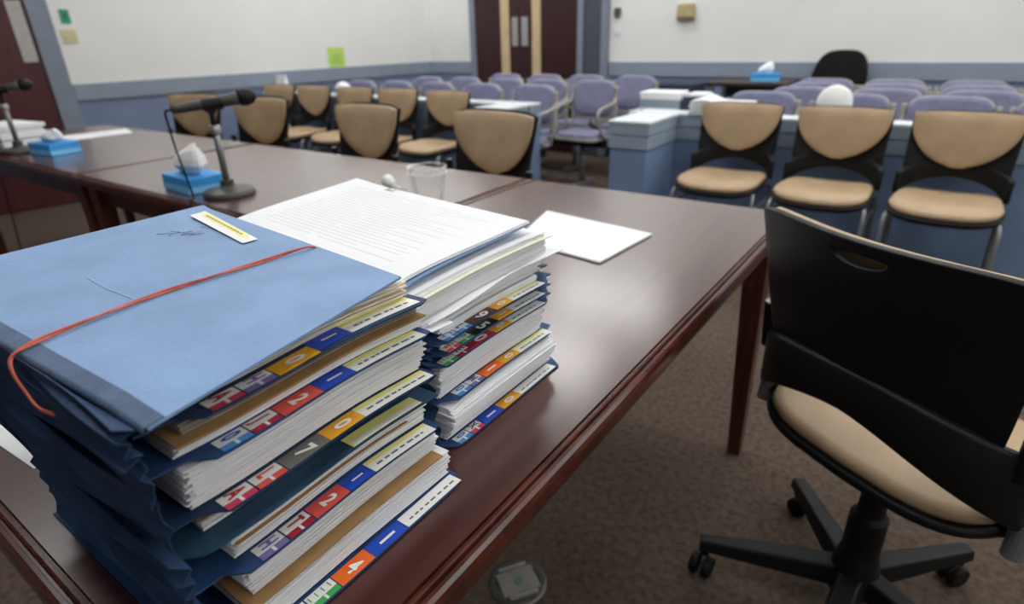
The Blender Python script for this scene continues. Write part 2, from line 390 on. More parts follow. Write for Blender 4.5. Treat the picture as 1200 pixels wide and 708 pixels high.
# ------------------------------------------------------------------ folders
def sagL(x, y):   # the whole left stack shares one gentle wave, so its layers never cross
    return 0.0022 * math.sin(x * 17 + 1.0) + 0.0022 * math.sin(y * 26 + 0.6)
def damp(z): return max(0.0, min(1.0, (z - .746) / .06))
TOPZ = .742
class Stack:
    """builders for the sheets and covers of one stack, in world axes"""
    def __init__(s, sag): s.sag = sag
    def cover(s, xl, xr, y0, y1, z, thk=.0016, tab=None, nu=14, nv=20, droop=0.0):
        """tab = (ya, yb, x_out): the tab runs out along +X between ya and yb"""
        def edge(y):
            if not tab: return xr
            ya, yb, xo = tab; k = min((y - ya) / .012 + .5, (yb - y) / .010 + .5); k = max(0, min(1, k)); k = k * k * (3 - 2 * k)
            return xr + (xo - xr) * k
        def P(u, v):
            y = y0 + (y1 - y0) * v; x = xl + (edge(y) - xl) * u
            return (x, y, z + s.sag(x, y) * damp(z) - droop * max(0, 1 - (y - y0) / .05) ** 2 * .5)
        return MB().sheet(P, nu, nv, thk)
    def papers(s, xl, xr, y0, y1, z0, z1, n, jx=.004, jy=.003, wave=.0, bow=0.0, skew=0.0):
        """n separate sheets, each a thin solid with its own small offset"""
        mb = MB(); dz = (z1 - z0) / n
        for i in range(n):
            ox = random.uniform(-jx, jx) * (1 if random.random() < .25 else .3) + bow * math.sin(math.pi * (i + .5) / n); o0 = random.uniform(-jy, jy); o1 = random.uniform(-jy, jy); rot = random.uniform(-1, 1) * jx * .5; ox += skew * i / n
            zz = z0 + dz * i; ph = random.random() * 6
            def P(u, v):
                y = y0 + o0 + (y1 + o1 - y0 - o0) * v; x = xl + (xr + ox + rot * (v - .5) * 2 + wave * math.sin(v * 9 + z0 * 90) - xl) * u
                return (x, y, zz + s.sag(x, y) * damp(zz))
            mb.sheet(P, 5, 12, dz * .86)
        return mb
def label_strip(parent, st, x0, x1, y0, y1, z, m, name='color_label', digit=None, rot=0.0, dm=None):
    def P(u, v):
        x = x0 + (x1 - x0) * u; y = y0 + (y1 - y0) * v; return (x, y, z + st.sag(x, y) * damp(z) + .0002)
    o = MB().sheet(P, 3, 4, .0003).build(name, m, parent)
    if digit:
        xc, yc = x0 + (x1 - x0) * .54, y0 + (y1 - y0) * .5
        text(digit, (y1 - y0) * .60, dm or M_lwht, o, (xc, yc, z + st.sag(xc, yc) * damp(z) + .0012), 0, 'printed_digit', 0.72)
    return o
def name_label(parent, st, x0, x1, y0, y1, z, stripe=True):
    """white typed label with a yellow stripe along its inner edge and illegible typing"""
    o = label_strip(parent, st, x0, x1, y0, y1, z, M_lwht, 'name_label')
    zz = z + st.sag((x0 + x1) / 2, (y0 + y1) / 2) * damp(z) + .0006
    if stripe: label_strip(o, st, x0, x0 + (x1 - x0) * .3, y0 + .001, y1 - .001, z + .0003, M_lstripe, 'yellow_stripe')
    mb = MB(); y = y0 + .008
    while y < y1 - .012:
        L_ = random.uniform(.003, .010)
        def P(u, v, y=y, L_=L_): 
            xx = x0 + (x1 - x0) * (.56 + .12 * u); yy = y + L_ * v; return (xx, yy, z + st.sag(xx, yy) * damp(z) + .0006)
        mb.sheet(P, 1, 1, .0002); y += L_ + random.uniform(.0015, .004)
    mb.build('typed_text', M_ink, o)['kind'] = 'stuff'
    return o
def letters(parent, st, x0, x1, y0, y1, z, items):
    """clear strip with coded letters: each item (letter, ink, bar colour) from the near end to the far end"""
    n = len(items); h = (y1 - y0) / n; xm = x0 + (x1 - x0) * .58
    for i, (ch, ink, bar) in enumerate(items):
        a, b = y0 + h * i + .0008, y0 + h * (i + 1) - .0008
        o = label_strip(parent, st, x0, xm, a, b, z, M_lwht, 'letter_label')
        if ch:
            xc, yc = (x0 + xm) / 2, (a + b) / 2
            text(ch, h * .8, ink, o, (xc, yc, z + st.sag(xc, yc) * damp(z) + .0011), 0, 'printed_letter', .55)
        else:
            s_ = MB(); [s_.span((x0 + .002, a + .002 + k * (b - a) / 4, z + .0009), (xm - .002, a + .003 + k * (b - a) / 4, z + .0011)) for k in range(4)]; s_.build('printed_lines', ink, o)
        c = label_strip(parent, st, xm + .0004, x1 - .0006, a, b, z, bar, 'color_bar')
        q = MB(); yy = (a + b) / 2; xx = (xm + x1) / 2; zz = z + st.sag(xx, yy) * damp(z) + .0006
        q.span((xx - .0028, yy - .0012, zz), (xx + .0028, yy + .0012, zz + .0003)); q.build('white_tick', M_lwht, c)
def spine(parent, st, xl, xr, yb, z0, z1, m, folds=2, depth=.012, ph=0.0, lift=0.0):
    """accordion gusset along the near long side, z0..z1, open V folds"""
    n = folds * 2 + 1; NX = 26
    def prof(x, k):
        f = k / (n - 1); out = (k % 2 == 0)
        y = yb + (0 if out else depth) + .0022 * math.sin(x * 23 + k * 1.7 + ph) + (.004 * math.sin(x * 9 + ph) if out else 0)
        z = z0 + (z1 - z0) * f + (st.sag(x, yb) * damp(z0 + (z1 - z0) * f)) + .0016 * math.sin(x * 19 + k * 2.1 + ph) * (1 if 0 < k < n - 1 else 0) * min(1, damp(z0) + .3)
        return y, z
    mb = MB()
    for k in range(n - 1):
        def P(u, v, k=k):
            x = xl + (xr - xl) * u + (.006 * math.sin(k * 2.3 + ph)) * (1 - u)
            ya, za = prof(x, k); yb_, zb = prof(x, k + 1)
            return (x, ya + (yb_ - ya) * v, za + (zb - za) * v)
        mb.sheet(P, NX, 2, .0012, (0, .7, 0))
    return mb.build('spine_gusset', m, parent, smooth=False)

LS = Stack(sagL)
GL = None
def folder(label, z, xl=-.745, xr=-.372, y0=.112, y1=.375, tab=(.146, .365, -.3585), m=M_navy, base=None):
    t = thing('case_folder', label, 'folder', base or (0, 0, 0))
    return t
def lcover(t, name, m, z, **k):
    return LS.cover(k.get('xl', -.745), k.get('xr', -.374), k.get('y0', .108), k.get('y1', .367), z, k.get('thk', .0016), k.get('tab')).build(name, m, t)
TABL = (.140, .368, -.3588)
XI, XO = -.3775, -.3592     # inner and outer edge of the printed strips
YB4 = (.357, .274, .239, .205, .152)    # label breaks along the tab, far to near
# --- folder 6 (lowest)
t = folder('bottom folder of the left stack, tab with blue 1 and orange 4', .742)
lcover(t, 'back_cover', M_navy2, .7412, tab=(.15, .384, -.3475), xl=-.672, y1=.384, y0=.104)
LS.papers(-.66, -.369, .150, .378, .7445, .7775, 22, jx=.004, skew=.006).build('paper_sheets', M_paper, t)['kind'] = 'stuff'
LS.cover(-.66, -.3595, .140, .364, .7790, .0018).build('kraft_divider', M_kraft, t)
LS.papers(-.66, -.374, .15, .372, .7815, .806, 16, jx=.003, skew=-.004).build('upper_sheets', M_paper2, t)['kind'] = 'stuff'
lcover(t, 'front_cover', M_navy, .809, xl=-.67, xr=-.386)
spine(t, LS, -.672, -.352, .106, .7425, .811, M_navy2, 3, .0055, 0.3)
name_label(t, LS, -.3655, -.3487, .297, .378, .7428, False)
label_strip(t, LS, -.3655, -.3482, .253, .2955, .7428, M_lblue, digit='1')
label_strip(t, LS, -.3655, -.3482, .214, .2525, .7428, M_lorg, digit='4')
letters(t, LS, -.3655, -.3482, .155, .2135, .7428, [(None, M_lgrn, M_lgrn), (None, M_lgrn, M_lgrn)])
# --- folder 5
t = folder('second lowest folder of the left stack, tab with red 2 and purple H', .815)
lcover(t, 'back_cover', M_navy2, .8155, tab=TABL, xl=-.668)
LS.papers(-.66, -.381, .150, .362, .8185, .850, 22, jx=.004, skew=.006).build('paper_sheets', M_paper2, t)['kind'] = 'stuff'
LS.cover(-.66, -.3745, .15, .335, .8332, .0009).build('kraft_divider', M_kraft, t)
lcover(t, 'front_cover', M_navy, .851, xl=-.70, xr=-.386)
spine(t, LS, -.668, -.352, .101, .814, .852, M_navy, 3, .0055, 1.9)
name_label(t, LS, XI, XO, .276, .358, .8175)
label_strip(t, LS, XI, XO, .2465, .2745, .8175, M_lblue, digit='1'); label_strip(t, LS, XI, XO, .210, .246, .8175, M_lred, digit='2')
letters(t, LS, XI, XO, .158, .2095, .8175, [('H', M_lpur, M_lpur), ('T', M_lcrm, M_lcrm)])
# --- folder 4
t = folder('dark teal folder in the middle of the left stack with one pale yellow typed label', .853)
lcover(t, 'back_cover', M_teal, .8535, tab=(.118, .372, -.3605), xl=-.725)
LS.papers(-.70, -.384, .135, .25, .8562, .866, 6, jx=.003).build('paper_sheets', M_paper2, t)['kind'] = 'stuff'
LS.cover(-.70, -.380, .130, .26, .8672, .0016).build('kraft_divider', M_greyk, t)
lcover(t, 'front_cover', M_navy, .870, xl=-.725, xr=-.388)
spine(t, LS, -.725, -.350, .098, .8525, .872, M_navy, 1, .009, 3.1)
lb = label_strip(t, LS, -.3795, -.362, .259, .345, .8555, M_lstripe, 'name_label'); label_strip(lb, LS, -.369, -.3625, .261, .343, .8558, M_lwht, 'white_stripe')
mb = MB()
for k in range(9): mb.span((-.3725, .266 + k * .0085, .8564), (-.3705, .272 + k * .0085, .8567))
mb.build('typed_text', M_ink, lb)['kind'] = 'stuff'
# --- folder 3
t = folder('left stack folder with the thickest paper wad, tab with amber 0 and grey 7', .877)
lcover(t, 'back_cover', M_navy, .8775, tab=TABL, xl=-.735)
LS.papers(-.72, -.3815, .128, .362, .8805, .921, 30, jx=.003, bow=.003, skew=.013).build('paper_sheets', M_paper2, t)['kind'] = 'stuff'
lcover(t, 'front_cover', M_navy, .9215, xl=-.74, xr=-.388)
spine(t, LS, -.735, -.349, .097, .8765, .9225, M_navy, 3, .0055, 4.4)
name_label(t, LS, XI, XO, .274, .362, .8795)
label_strip(t, LS, XI, XO, .2365, .2735, .8795, M_lyel, digit='0'); label_strip(t, LS, XI, XO, .196, .236, .8795, M_lgry, digit='7')
letters(t, LS, XI, XO, .144, .1955, .8795, [('A', M_lcrm, M_lpink), ('L', M_lred, M_lred)])
# --- folder 2
t = folder('second folder from the top of the left stack, tab with red 2', .925)
lcover(t, 'back_cover', M_navy2, .9242, tab=TABL, xl=-.75)
LS.papers(-.74, -.3805, .130, .366, .9268, .9425, 10, jx=.003, skew=.010).build('paper_sheets', M_paper, t)['kind'] = 'stuff'
LS.cover(-.74, -.3625, .126, .362, .9434, .0018).build('kraft_divider', M_kraft, t)
LS.papers(-.74, -.3735, .136, .362, .9458, .9545, 5, jx=.002).build('grey_card_sheets', M_greyk, t)['kind'] = 'stuff'
lcover(t, 'front_cover', M_navy, .9552, xl=-.755, xr=-.386)
spine(t, LS, -.75, -.346, .096, .923, .9562, M_navy, 3, .0055, 5.7)
name_label(t, LS, XI, XO, .272, .357, .9262)
label_strip(t, LS, XI, XO, .2385, .2715, .9262, M_lblue, digit='1'); label_strip(t, LS, XI, XO, .2015, .238, .9262, M_lred, digit='2')
letters(t, LS, XI, XO, .152, .201, .9262, [('0', M_lblue, M_lsky), ('J', M_lcrm, M_lcrm)])
# --- folder 1 (top)
t = folder('topmost folder of the left stack with the plain light blue cover', .958)
lcover(t, 'back_cover', M_navy, .9578, tab=(.140, .368, -.3592), xl=-.76)
LS.papers(-.75, -.385, .150, .356, .9605, .979, 12, jx=.003, skew=.006).build('cream_sheets', M_cream, t)['kind'] = 'stuff'
LS.cover(-.75, -.380, .146, .345, .9795, .0012).build('kraft_divider', M_kraft, t)
spine(t, LS, -.76, -.344, .094, .957, .9862, M_navy, 3, .005, 0.9)
name_label(t, LS, XI - .006, XO - .004, .277, .357, .9598)
label_strip(t, LS, XI - .006, XO - .004, .2425, .2765, .9598, M_lblue, digit='1'); label_strip(t, LS, XI, XO, .2045, .242, .9598, M_lyel, digit='0')
letters(t, LS, XI, XO, .152, .204, .9598, [('A', M_lcrm, M_lpink), ('H', M_lpur, M_lpur)])
# light blue cover: quadrilateral slightly turned on the stack
cA, cB, cD, cE = Vector((-.339, .1065, 0)), Vector((-.372, .345, 0)), Vector((-.784, .392, 0)), Vector((-.772, .0865, 0))
def coverP(u, v, dz=0.0):
    a = cE.lerp(cA, u); b = cD.lerp(cB, u); p = a.lerp(b, v)
    return (p.x, p.y, .9862 + dz + .0016 * math.sin(u * 4 + 1) * (1 - v) - .0035 * max(0, u - .9) * 10 * (1 - v) - .003 * (u > .0) * (1 - u) ** 2)
fc = MB().sheet(coverP, 20, 14, .0022).build('front_cover', M_sky, t)
def tapeP(u, v):
    if v < .5:
        q = coverP(u, 0.0); k = 1 - v / .5; return (q[0], q[1] - .003 * math.sin(k * 1.57), q[2] + .0026 - .004 * (1 - math.cos(k * 1.57)))
    q = coverP(u, (v - .5) * 2 * .045); return (q[0], q[1], q[2] + .0026)
MB().sheet(tapeP, 20, 10, .0006).build('cloth_tape', M_tape, fc)
# sticker
sA, sB, sC_, sD_ = [Vector((x * .855, y * .855, 0)) for x, y in ((-.871, .412), (-.684, .378), (-.682, .398), (-.874, .437))]
def stkP(u, v, dz=.0026):
    p = sA.lerp(sB, u).lerp(sD_.lerp(sC_, u), v); return (p.x, p.y, .9866 + dz)
st_ = MB().sheet(stkP, 4, 2, .0004).build('name_label', M_lwht, t)
MB().sheet(lambda u, v: stkP(.1 + u * .8, .5 + v * .42, .0031), 2, 1, .0002).build('yellow_stripe', M_lstripe, st_)
mb = MB()
for k in range(12):
    u0 = .14 + k * .058; mb.sheet(lambda u, v: stkP(u0 + u * .045, .62 + v * .12, .0034), 1, 1, .0001)
mb.build('typed_text', mat('olive_ink', rgb(150, 146, 90), .7), st_)['kind'] = 'stuff'
# handwriting scrawl
mb = MB(); sx, sy = -.661, .309
for k, pl in enumerate([[(-.022, -.022), (-.008, -.006), (.004, .012)], [(-.014, .004), (-.004, -.016)], [(-.004, .016), (.006, -.006), (.012, .016)], [(.010, .022), (.014, .0), (.022, .018)], [(-.020, -.004), (.024, .010)], [(-.006, .030), (.010, .034)]]):
    mb.tube([(sx - .02 + p[0], sy + .0 + p[1] * .8, .9889) for p in pl], .0004, 5)
mb.build('pen_scrawl', M_inkp, fc, smooth=True)
mb = MB(); mb.tube([(-.628, .189, .9882), (-.58, .186, .9882), (-.533, .188, .9882)], .0004, 5); mb.build('crease', mat('pale_crease', rgb(176, 198, 226), .6), fc)

# --- rubber band around the top folder
rb = thing('rubber_band', 'twisted red rubber band stretched across the light blue top folder', 'rubber band', (0, 0, 0))
path = [(-.508, .352, .970), (-.508, .360, .981), (-.509, .350, .9905), (-.513, .30, .9900), (-.518, .25, .9898), (-.520, .20, .9898), (-.513, .14, .9900), (-.503, .103, .9905), (-.500, .0915, .987), (-.494, .0880, .978), (-.480, .0880, .966), (-.468, .0890, .958), (-.461, .094, .953)]
def smoothpath(p, n=8):
    out = []
    for i in range(len(p) - 1):
        a, b, c, d = [Vector(p[max(0, min(len(p) - 1, i + k))]) for k in (-1, 0, 1, 2)]
        for j in range(n):
            t_ = j / n; out.append(.5 * ((2 * b) + (c - a) * t_ + (2 * a - 5 * b + 4 * c - d) * t_ * t_ + (3 * b - a - 3 * c + d) * t_ ** 3))
    out.append(Vector(p[-1])); return out
sp = smoothpath(path); mb = MB()
for ph in (0, math.pi):
    mb.tube([p + Vector((.0015 * math.cos(i * .22 + ph), 0, .0009 * math.sin(i * .22 + ph) + .0004)) for i, p in enumerate(sp)], .0010, 6)
mb.build('band_strands', M_band, rb, smooth=True)

# ------------------------------------------------------------------ right stack
def sagR(x, y): return 0.003 * math.sin((y - .43) * 14 + .5) + .0015 * math.sin(x * 18)
RS = Stack(sagR)
def rfold(label, z): return thing('case_folder', label, 'folder', (0, 0, 0))
def rcover(t, name, m, z, xr=-.408, tab=None, xl=-.775, y0=.395, y1=.66): return RS.cover(xl, xr, y0, y1, z, .0016, tab).build(name, m, t)
def rspine(t, z0, z1, ph): return spine(t, RS, -.775, -.392, .391, z0, z1, M_navy, 2, .006, ph)
t = rfold('bottom folder of the right stack, tab with amber 0 and blue 1', .742)
rcover(t, 'back_cover', M_navy2, .7412, tab=(.418, .652, -.3875))
RS.papers(-.76, -.4065, .420, .640, .7445, .758, 8, jx=.003, skew=.006).build('paper_sheets', M_paper2, t)['kind'] = 'stuff'
RS.papers(-.76, -.398, .420, .640, .760, .792, 20, jx=.002, bow=.008).build('paper_wad', M_paper, t)['kind'] = 'stuff'
rcover(t, 'front_cover', M_navy, .7935, xr=-.42); rspine(t, .7425, .7945, .2)
name_label(t, RS, -.404, -.3885, .553, .64, .7428, False)
label_strip(t, RS, -.404, -.388, .513, .552, .7428, M_lyel, digit='0'); label_strip(t, RS, -.404, -.388, .474, .5125, .7428, M_lblue, digit='1')
letters(t, RS, -.404, -.388, .426, .4735, .7428, [('0', M_lsky, M_lsky), ('X', M_ink, M_lpink)])
t = rfold('second lowest folder of the right stack, tab with amber 0 and orange 1', .798)
rcover(t, 'back_cover', M_navy2, .7978, tab=(.425, .645, -.3945), xr=-.41)
RS.papers(-.76, -.414, .418, .632, .8005, .845, 24, jx=.003, bow=.003, skew=.012).build('paper_sheets', M_paper, t)['kind'] = 'stuff'
rcover(t, 'front_cover', M_navy, .8462, xr=-.42); rspine(t, .796, .847, 1.4)
name_label(t, RS, -.411, -.395, .563, .640, .7998)
label_strip(t, RS, -.411, -.395, .527, .5625, .7998, M_lyel, digit='0'); label_strip(t, RS, -.411, -.395, .488, .5265, .7998, M_lorg, digit='1')
letters(t, RS, -.411, -.395, .438, .4875, .7998, [('0', M_lsky, M_lsky), ('M', M_lpur, M_lpur)])
specs = [(.8492, 'middle folder of the right stack, tab with crimson strip and green bar', M_lcrm, [(None, M_lgrn, M_lgrn), ('E', M_lcrm, M_lcrm)], '0'),
         (.8632, 'right stack folder whose tab has a black 5 strip', M_lblk, [('E', M_lred, M_lred), ('B', M_lgrn, M_lgrn)], '5'),
         (.8782, 'right stack folder whose tab has a dark brown 9 strip', M_lbrn, [('C', M_lsky, M_lsky), ('L', M_lblue, M_lsky)], '9')]
for k, (z, lab, m2, it, dg) in enumerate(specs):
    t = rfold(lab, z); dy = (0, .006, .004)[k]
    rcover(t, 'back_cover', M_navy2, z, tab=(.415, .635, -.3935), xr=-.409)
    RS.papers(-.76, -.4115, .430, .628, z + .0022, z + .0095, 4, jx=.002).build('paper_sheets', M_paper, t)['kind'] = 'stuff'
    rcover(t, 'front_cover', M_navy, z + .0102, xr=-.428); rspine(t, z - .001, z + .0115, 2 + k)
    name_label(t, RS, -.410, -.394, .545 + dy, .622, z + .002, k == 2)
    label_strip(t, RS, -.410, -.394, .511 + dy, .5445 + dy, z + .002, M_lyel, digit='1' if k == 1 else '0')
    label_strip(t, RS, -.410, -.394, .465 + dy, .5105 + dy, z + .002, m2, digit=dg)
    letters(t, RS, -.410, -.394, .418 + dy, .4645 + dy, z + .002, it)
# open folder on top: wad of papers, light blue cover folded back, white page on it
t = thing('open_folder', 'open folder on the right stack showing a printed white page', 'folder', (0, 0, 0))
rcover(t, 'back_cover', M_navy, .8905, xr=-.415)
RS.papers(-.77, -.408, .392, .622, .8935, .914, 12, jx=.004, skew=.010).build('lower_sheets', M_paper, t)['kind'] = 'stuff'
def flyP(u, v):
    y = .40 + .255 * v; x = -.74 + (.343 + .008 * v + .006 * math.sin(v * 7)) * u
    return (x, y, .9150 + sagR(x, y) + .006 * max(0, u - .8) * 5 * max(0, v - .75) * 4 - .006 * max(0, u - .85) * 6.6 * max(0, .3 - v) * 3)
MB().sheet(flyP, 14, 14, .0008).build('stray_sheet', M_paper, t)
MB().sheet(lambda u, v: (-.425 + .033 * u + .004 * v, .398 + .03 * v, .9075 - .004 * u + sagR(-.40, .41)), 4, 3, .0006).build('torn_flap', M_paper, t)
RS.papers(-.77, -.402, .386, .632, .9172, .939, 14, jx=.0025, bow=.002).build('paper_sheets', M_paper2, t)['kind'] = 'stuff'
RS.cover(-.77, -.398, .392, .645, .9398, .0010).build('yellow_sheet', M_yelp, t)
RS.papers(-.77, -.404, .386, .636, .9415, .9475, 3, jx=.003).build('upper_sheets', M_paper, t)['kind'] = 'stuff'
def openz(y): return .9505 + .010 * (1 - math.exp(-max(0, y - .365) / .05)) + .001 * math.sin(y * 20)
def blueP(u, v):
    y = .3725 + .2455 * v; x = (-.785 - .012 * v) + (.372 + .012 * v) * u
    return (x, y, openz(y) - .0012 - .002 * (1 - v) ** 3)
bc = MB().sheet(blueP, 10, 20, .0016).build('light_blue_cover', M_sky, t)
pA, pB, pC_, pD_ = Vector((-.772, .432, 0)), Vector((-.418, .386, 0)), Vector((-.413, .615, 0)), Vector((-.796, .665, 0))
pA = Vector((-.772, .420, 0))
def pageP(u, v, dz=0.0):
    p = pA.lerp(pB, u).lerp(pD_.lerp(pC_, u), v)
    return (p.x, p.y, openz(p.y) + .0012 + dz + .006 * math.exp(-((u - .0) / .12) ** 2) * math.sin(min(1, v * 1.6) * math.pi * .5) * .6)
for k in range(3): pg = MB().sheet(lambda u, v: pageP(u * (1 - .002 * k), v * (1 - .004 * k) + .002 * k, .0011 * k), 14, 16, .0008).build('page', M_paper, t)
mb = MB()
for k in range(22):
    v0 = .12 + k * .036
    segs = [(.10, .42), (.46, .88)] if k % 5 == 0 else [(.10, .10 + random.uniform(.55, .8))]
    for a, b in segs:
        mb.sheet(lambda u, v: pageP(a + (b - a) * u, v0 + .007 * v, .00306), 8, 1, .0001)
mb.build('printed_lines', M_inkl, pg)['kind'] = 'stuff'
mb = MB(); mb.tube([pageP(.25, .93, .0042), pageP(.25, .985, .0046), pageP(.29, .985, .0046), pageP(.29, .94, .0042), pageP(.262, .94, .0042), pageP(.262, .975, .0044)], .0006, 6); mb.build('paper_clip', M_steel, t, smooth=True)

# ------------------------------------------------------------------ papers and things on the tables
def flat_stack(name, label, cat, quad, z, n, m=M_paper, thk=.0012, j=.002):
    t = thing(name, label, cat, (sum(p[0] for p in quad) / 4, sum(p[1] for p in quad) / 4, z)); c = t.location
    for k in range(n):
        ox, oy = (random.uniform(-j, j), random.uniform(-j, j)) if k else (0, 0)
        q = [Vector((p[0] - c.x + ox, p[1] - c.y + oy, 0)) for p in quad]
        def P(u, v): 
            p = q[0].lerp(q[1], u).lerp(q[3].lerp(q[2], u), v); return (p.x, p.y, k * thk + .0002)
        MB().sheet(P, 4, 4, thk * .8).build('sheet', m, t)
    return t
flat_stack('paper_pad', 'white pad of blank sheets lying alone on the foreground table', 'paper', [(-.772, 1.085), (-.533, 1.052), (-.516, 1.285), (-.838, 1.33)], .7402, 4)
flat_stack('paper_sheet', 'white sheets lying beside the spines of the left folder stack', 'paper', [(-1.03, .103), (-.777, .121), (-.765, .33), (-1.02, .31)], .7402, 1, j=.0)
flat_stack('paper_sheet', 'white sheets lying on the far left table behind its tissue box', 'paper', [(-3.93, 1.22), (-3.67, 1.26), (-3.66, 1.54), (-3.87, 1.60)], .7402, 2)

def crumple(mb, c, rx, ry, rz_, seed, sharp=.25, nu=14, nv=9):
    rnd = random.Random(seed); ph = [rnd.random() * 6 for _ in range(6)]
    rows = []
    for i in range(nv + 1):
        a = math.pi * i / nv
        row = []
        for j in range(nu):
            b = 2 * math.pi * j / nu
            k = 1 + sharp * (.5 * math.sin(3 * b + ph[0] + 2 * a) + .4 * math.sin(5 * b + ph[1]) * math.sin(2 * a + ph[2]) + .35 * rnd.uniform(-1, 1))
            row.append((c[0] + rx * k * math.sin(a) * math.cos(b), c[1] + ry * k * math.sin(a) * math.sin(b), c[2] + rz_ * (k * -math.cos(a))))
        rows.append(row)
    mb.quad_strip(rows, True)
def tissue_box(label, x, y, rz, z=.7402, L_=.19, W=.125, H_=.05, tall=.085, tw=.06, seed=1):
    t = thing('tissue_box', label, 'tissue box', (x, y, z), rz)
    b = MB().span((-L_ / 2, -W / 2, 0), (L_ / 2, W / 2, H_)).build('carton', M_boxb, t, bevel=.002)
    bb = MB(); bb.span((-L_ / 2 - .0008, -W / 2 - .0008, .003), (L_ / 2 + .0008, W / 2 + .0008, H_ * .45)); bb.build('pale_band', M_boxl, b)
    MB().prism(superell(.06, .026, 2.2, 20), H_, H_ + .001).build('opening_rim', M_boxl, b)
    sc = tw / .06; N = 22; rows = []
    for k, (f, rx, ry) in enumerate(((0, .030, .010), (.15, .050, .020), (.38, .064, .032), (.62, .062, .030), (.85, .058, .022), (1.0, .050, .006))):
        r = []
        for j in range(N):
            b_ = 2 * math.pi * j / N; fold = 1 + .13 * math.sin(4 * b_ + seed + k * .4)
            hz = 1 + .22 * math.cos(b_ - .3) * f * f - .28 * max(0, -math.cos(b_)) ** 2 * f
            r.append((sc * rx * fold * math.cos(b_) - .012 * (1 - f) * (math.cos(b_) < 0), sc * ry * fold * math.sin(b_) + .006 * math.sin(3 * b_ + seed) * f, H_ + f * tall * hz * (1 - (.30 * (1 - f) * (math.cos(b_) < -.4)))))
        rows.append(r)
    mb = MB(); n = mb.quad_strip(rows, True); mb.f.append(tuple(n + 5 * N + k for k in range(N))); mb.build('tissue', M_tis, t, smooth=False)
    return t
tissue_box('blue tissue box on the middle table beside the desk microphone', -2.01, .995, R(-4), tw=.075, seed=2)
tissue_box('blue tissue box on the far left table with a low rounded tissue', -3.315, 1.05, R(6), tall=.05, tw=.062, seed=5)

def desk_mic(label, x, y, base_r=.078, top=.262, rz=0.0, side=1):
    t = thing('desk_microphone', label, 'microphone', (x, y, .7402), rz)
    MB().lathe([(base_r, 0), (base_r, .010), (base_r * .93, .018), (.028, .024), (.02, .03), (.02, .05), (0.0, .05)], seg=32).build('stand_base', mat('dark_grey_base', rgb(66, 62, 58), .45), t, smooth=False, bevel=.002)
    st = MB().tube([(0, 0, .045), (0, 0, top - .05)], .0105, 14).build('stand_pole', M_grey, t, smooth=True)
    MB().lathe([(.015, -.012), (.017, 0), (.015, .012)], (0, 0, top - .06)).build('lock_ring', M_steel, st)
    MB().tube([(0, 0, top - .05), (0, 0, top)], .008, 12).build('swivel_joint', M_black, t)
    cb = MB().tube([(-.02, 0, top + .010), (.035, 0, top + .016)], [.019, .019], 14); cb.span((-.01, -.012, top - .012), (.014, .012, top + .004)); cb.build('mic_clip', M_black, t)
    b = MB().tube([(-.105, 0, top + .004), (-.085, 0, top + .006), (.06, 0, top + .022), (.085, 0, top + .026)], [.0115, .0135, .0175, .021], 18).build('mic_body', mat('dark_grey_mic', rgb(58, 56, 54), .45), t, smooth=True)
    MB().tube([(.082, 0, top + .026), (.088, 0, top + .0265), (.105, 0, top + .0285), (.122, 0, top + .030), (.133, 0, top + .0312)], [.0215, .0255, .0265, .022, .009], 18).build('mic_head', M_black, t, smooth=True)
    return t
mrz = math.atan2(.877, .48)
mt = desk_mic('desk microphone on a round base standing on the middle table', -1.82, 1.0, rz=mrz)
def cable(t, pts, r=.0032):
    o = MB().tube(smoothpath(pts), r, 8).build('mic_cable', M_black, t, smooth=True); o.rotation_euler.z = -mrz; return o
ex, ey = -.105 * math.cos(mrz), -.105 * math.sin(mrz)
cable(mt, [(ex, ey, .266), (ex - .010, ey - .012, .262), (ex - .018, ey - .010, .235), (ex - .018, ey - .006, .16), (ex - .008, ey - .002, .08), (ex + .004, ey + .0, .016), (ex + .015, ey - .006, .0045), (ex + .03, -.130, .0035), (ex + .044, -.1365, -.02), (ex + .046, -.139, -.2), (ex + .06, -.145, -.5), (ex + .08, -.16, -.735)])
mt2 = desk_mic('desk microphone at the left edge of the photo, on the far left table', -3.515, .975, rz=mrz)
cable(mt2, [(ex, ey, .266), (ex - .012, ey - .006, .26), (ex - .02, ey + .01, .2), (ex - .01, ey + .02, .1), (ex + .01, ey + .035, .01), (ex + .03, ey + .03, .0045), (ex + .07, -.106, .0035), (ex + .075, -.1115, -.02), (ex + .07, -.116, -.15), (ex + .01, -.125, -.45), (ex - .03, -.14, -.735)])

# papers and mixed stack at far left
t = thing('document_stack', 'loose stack of papers on the far left table behind the microphone', 'papers', (-3.90, 1.06, .7402), R(8))
for k, (m, h) in enumerate(((M_paper2, .03), (M_navy, .004), (M_paper, .025), (M_paper2, .02), (M_paper, .018))):
    z0 = sum(q[1] for q in ((M_paper2, .03), (M_navy, .004), (M_paper, .025), (M_paper2, .02), (M_paper, .018))[:k])
    dx = random.uniform(-.01, .01); MB().span((-.15 + dx, -.105, z0 + .0004), (.15 + dx, .105 - .01 * (k % 2), z0 + h)).build('sheaf' if m != M_navy else 'folder_cover', m, t)

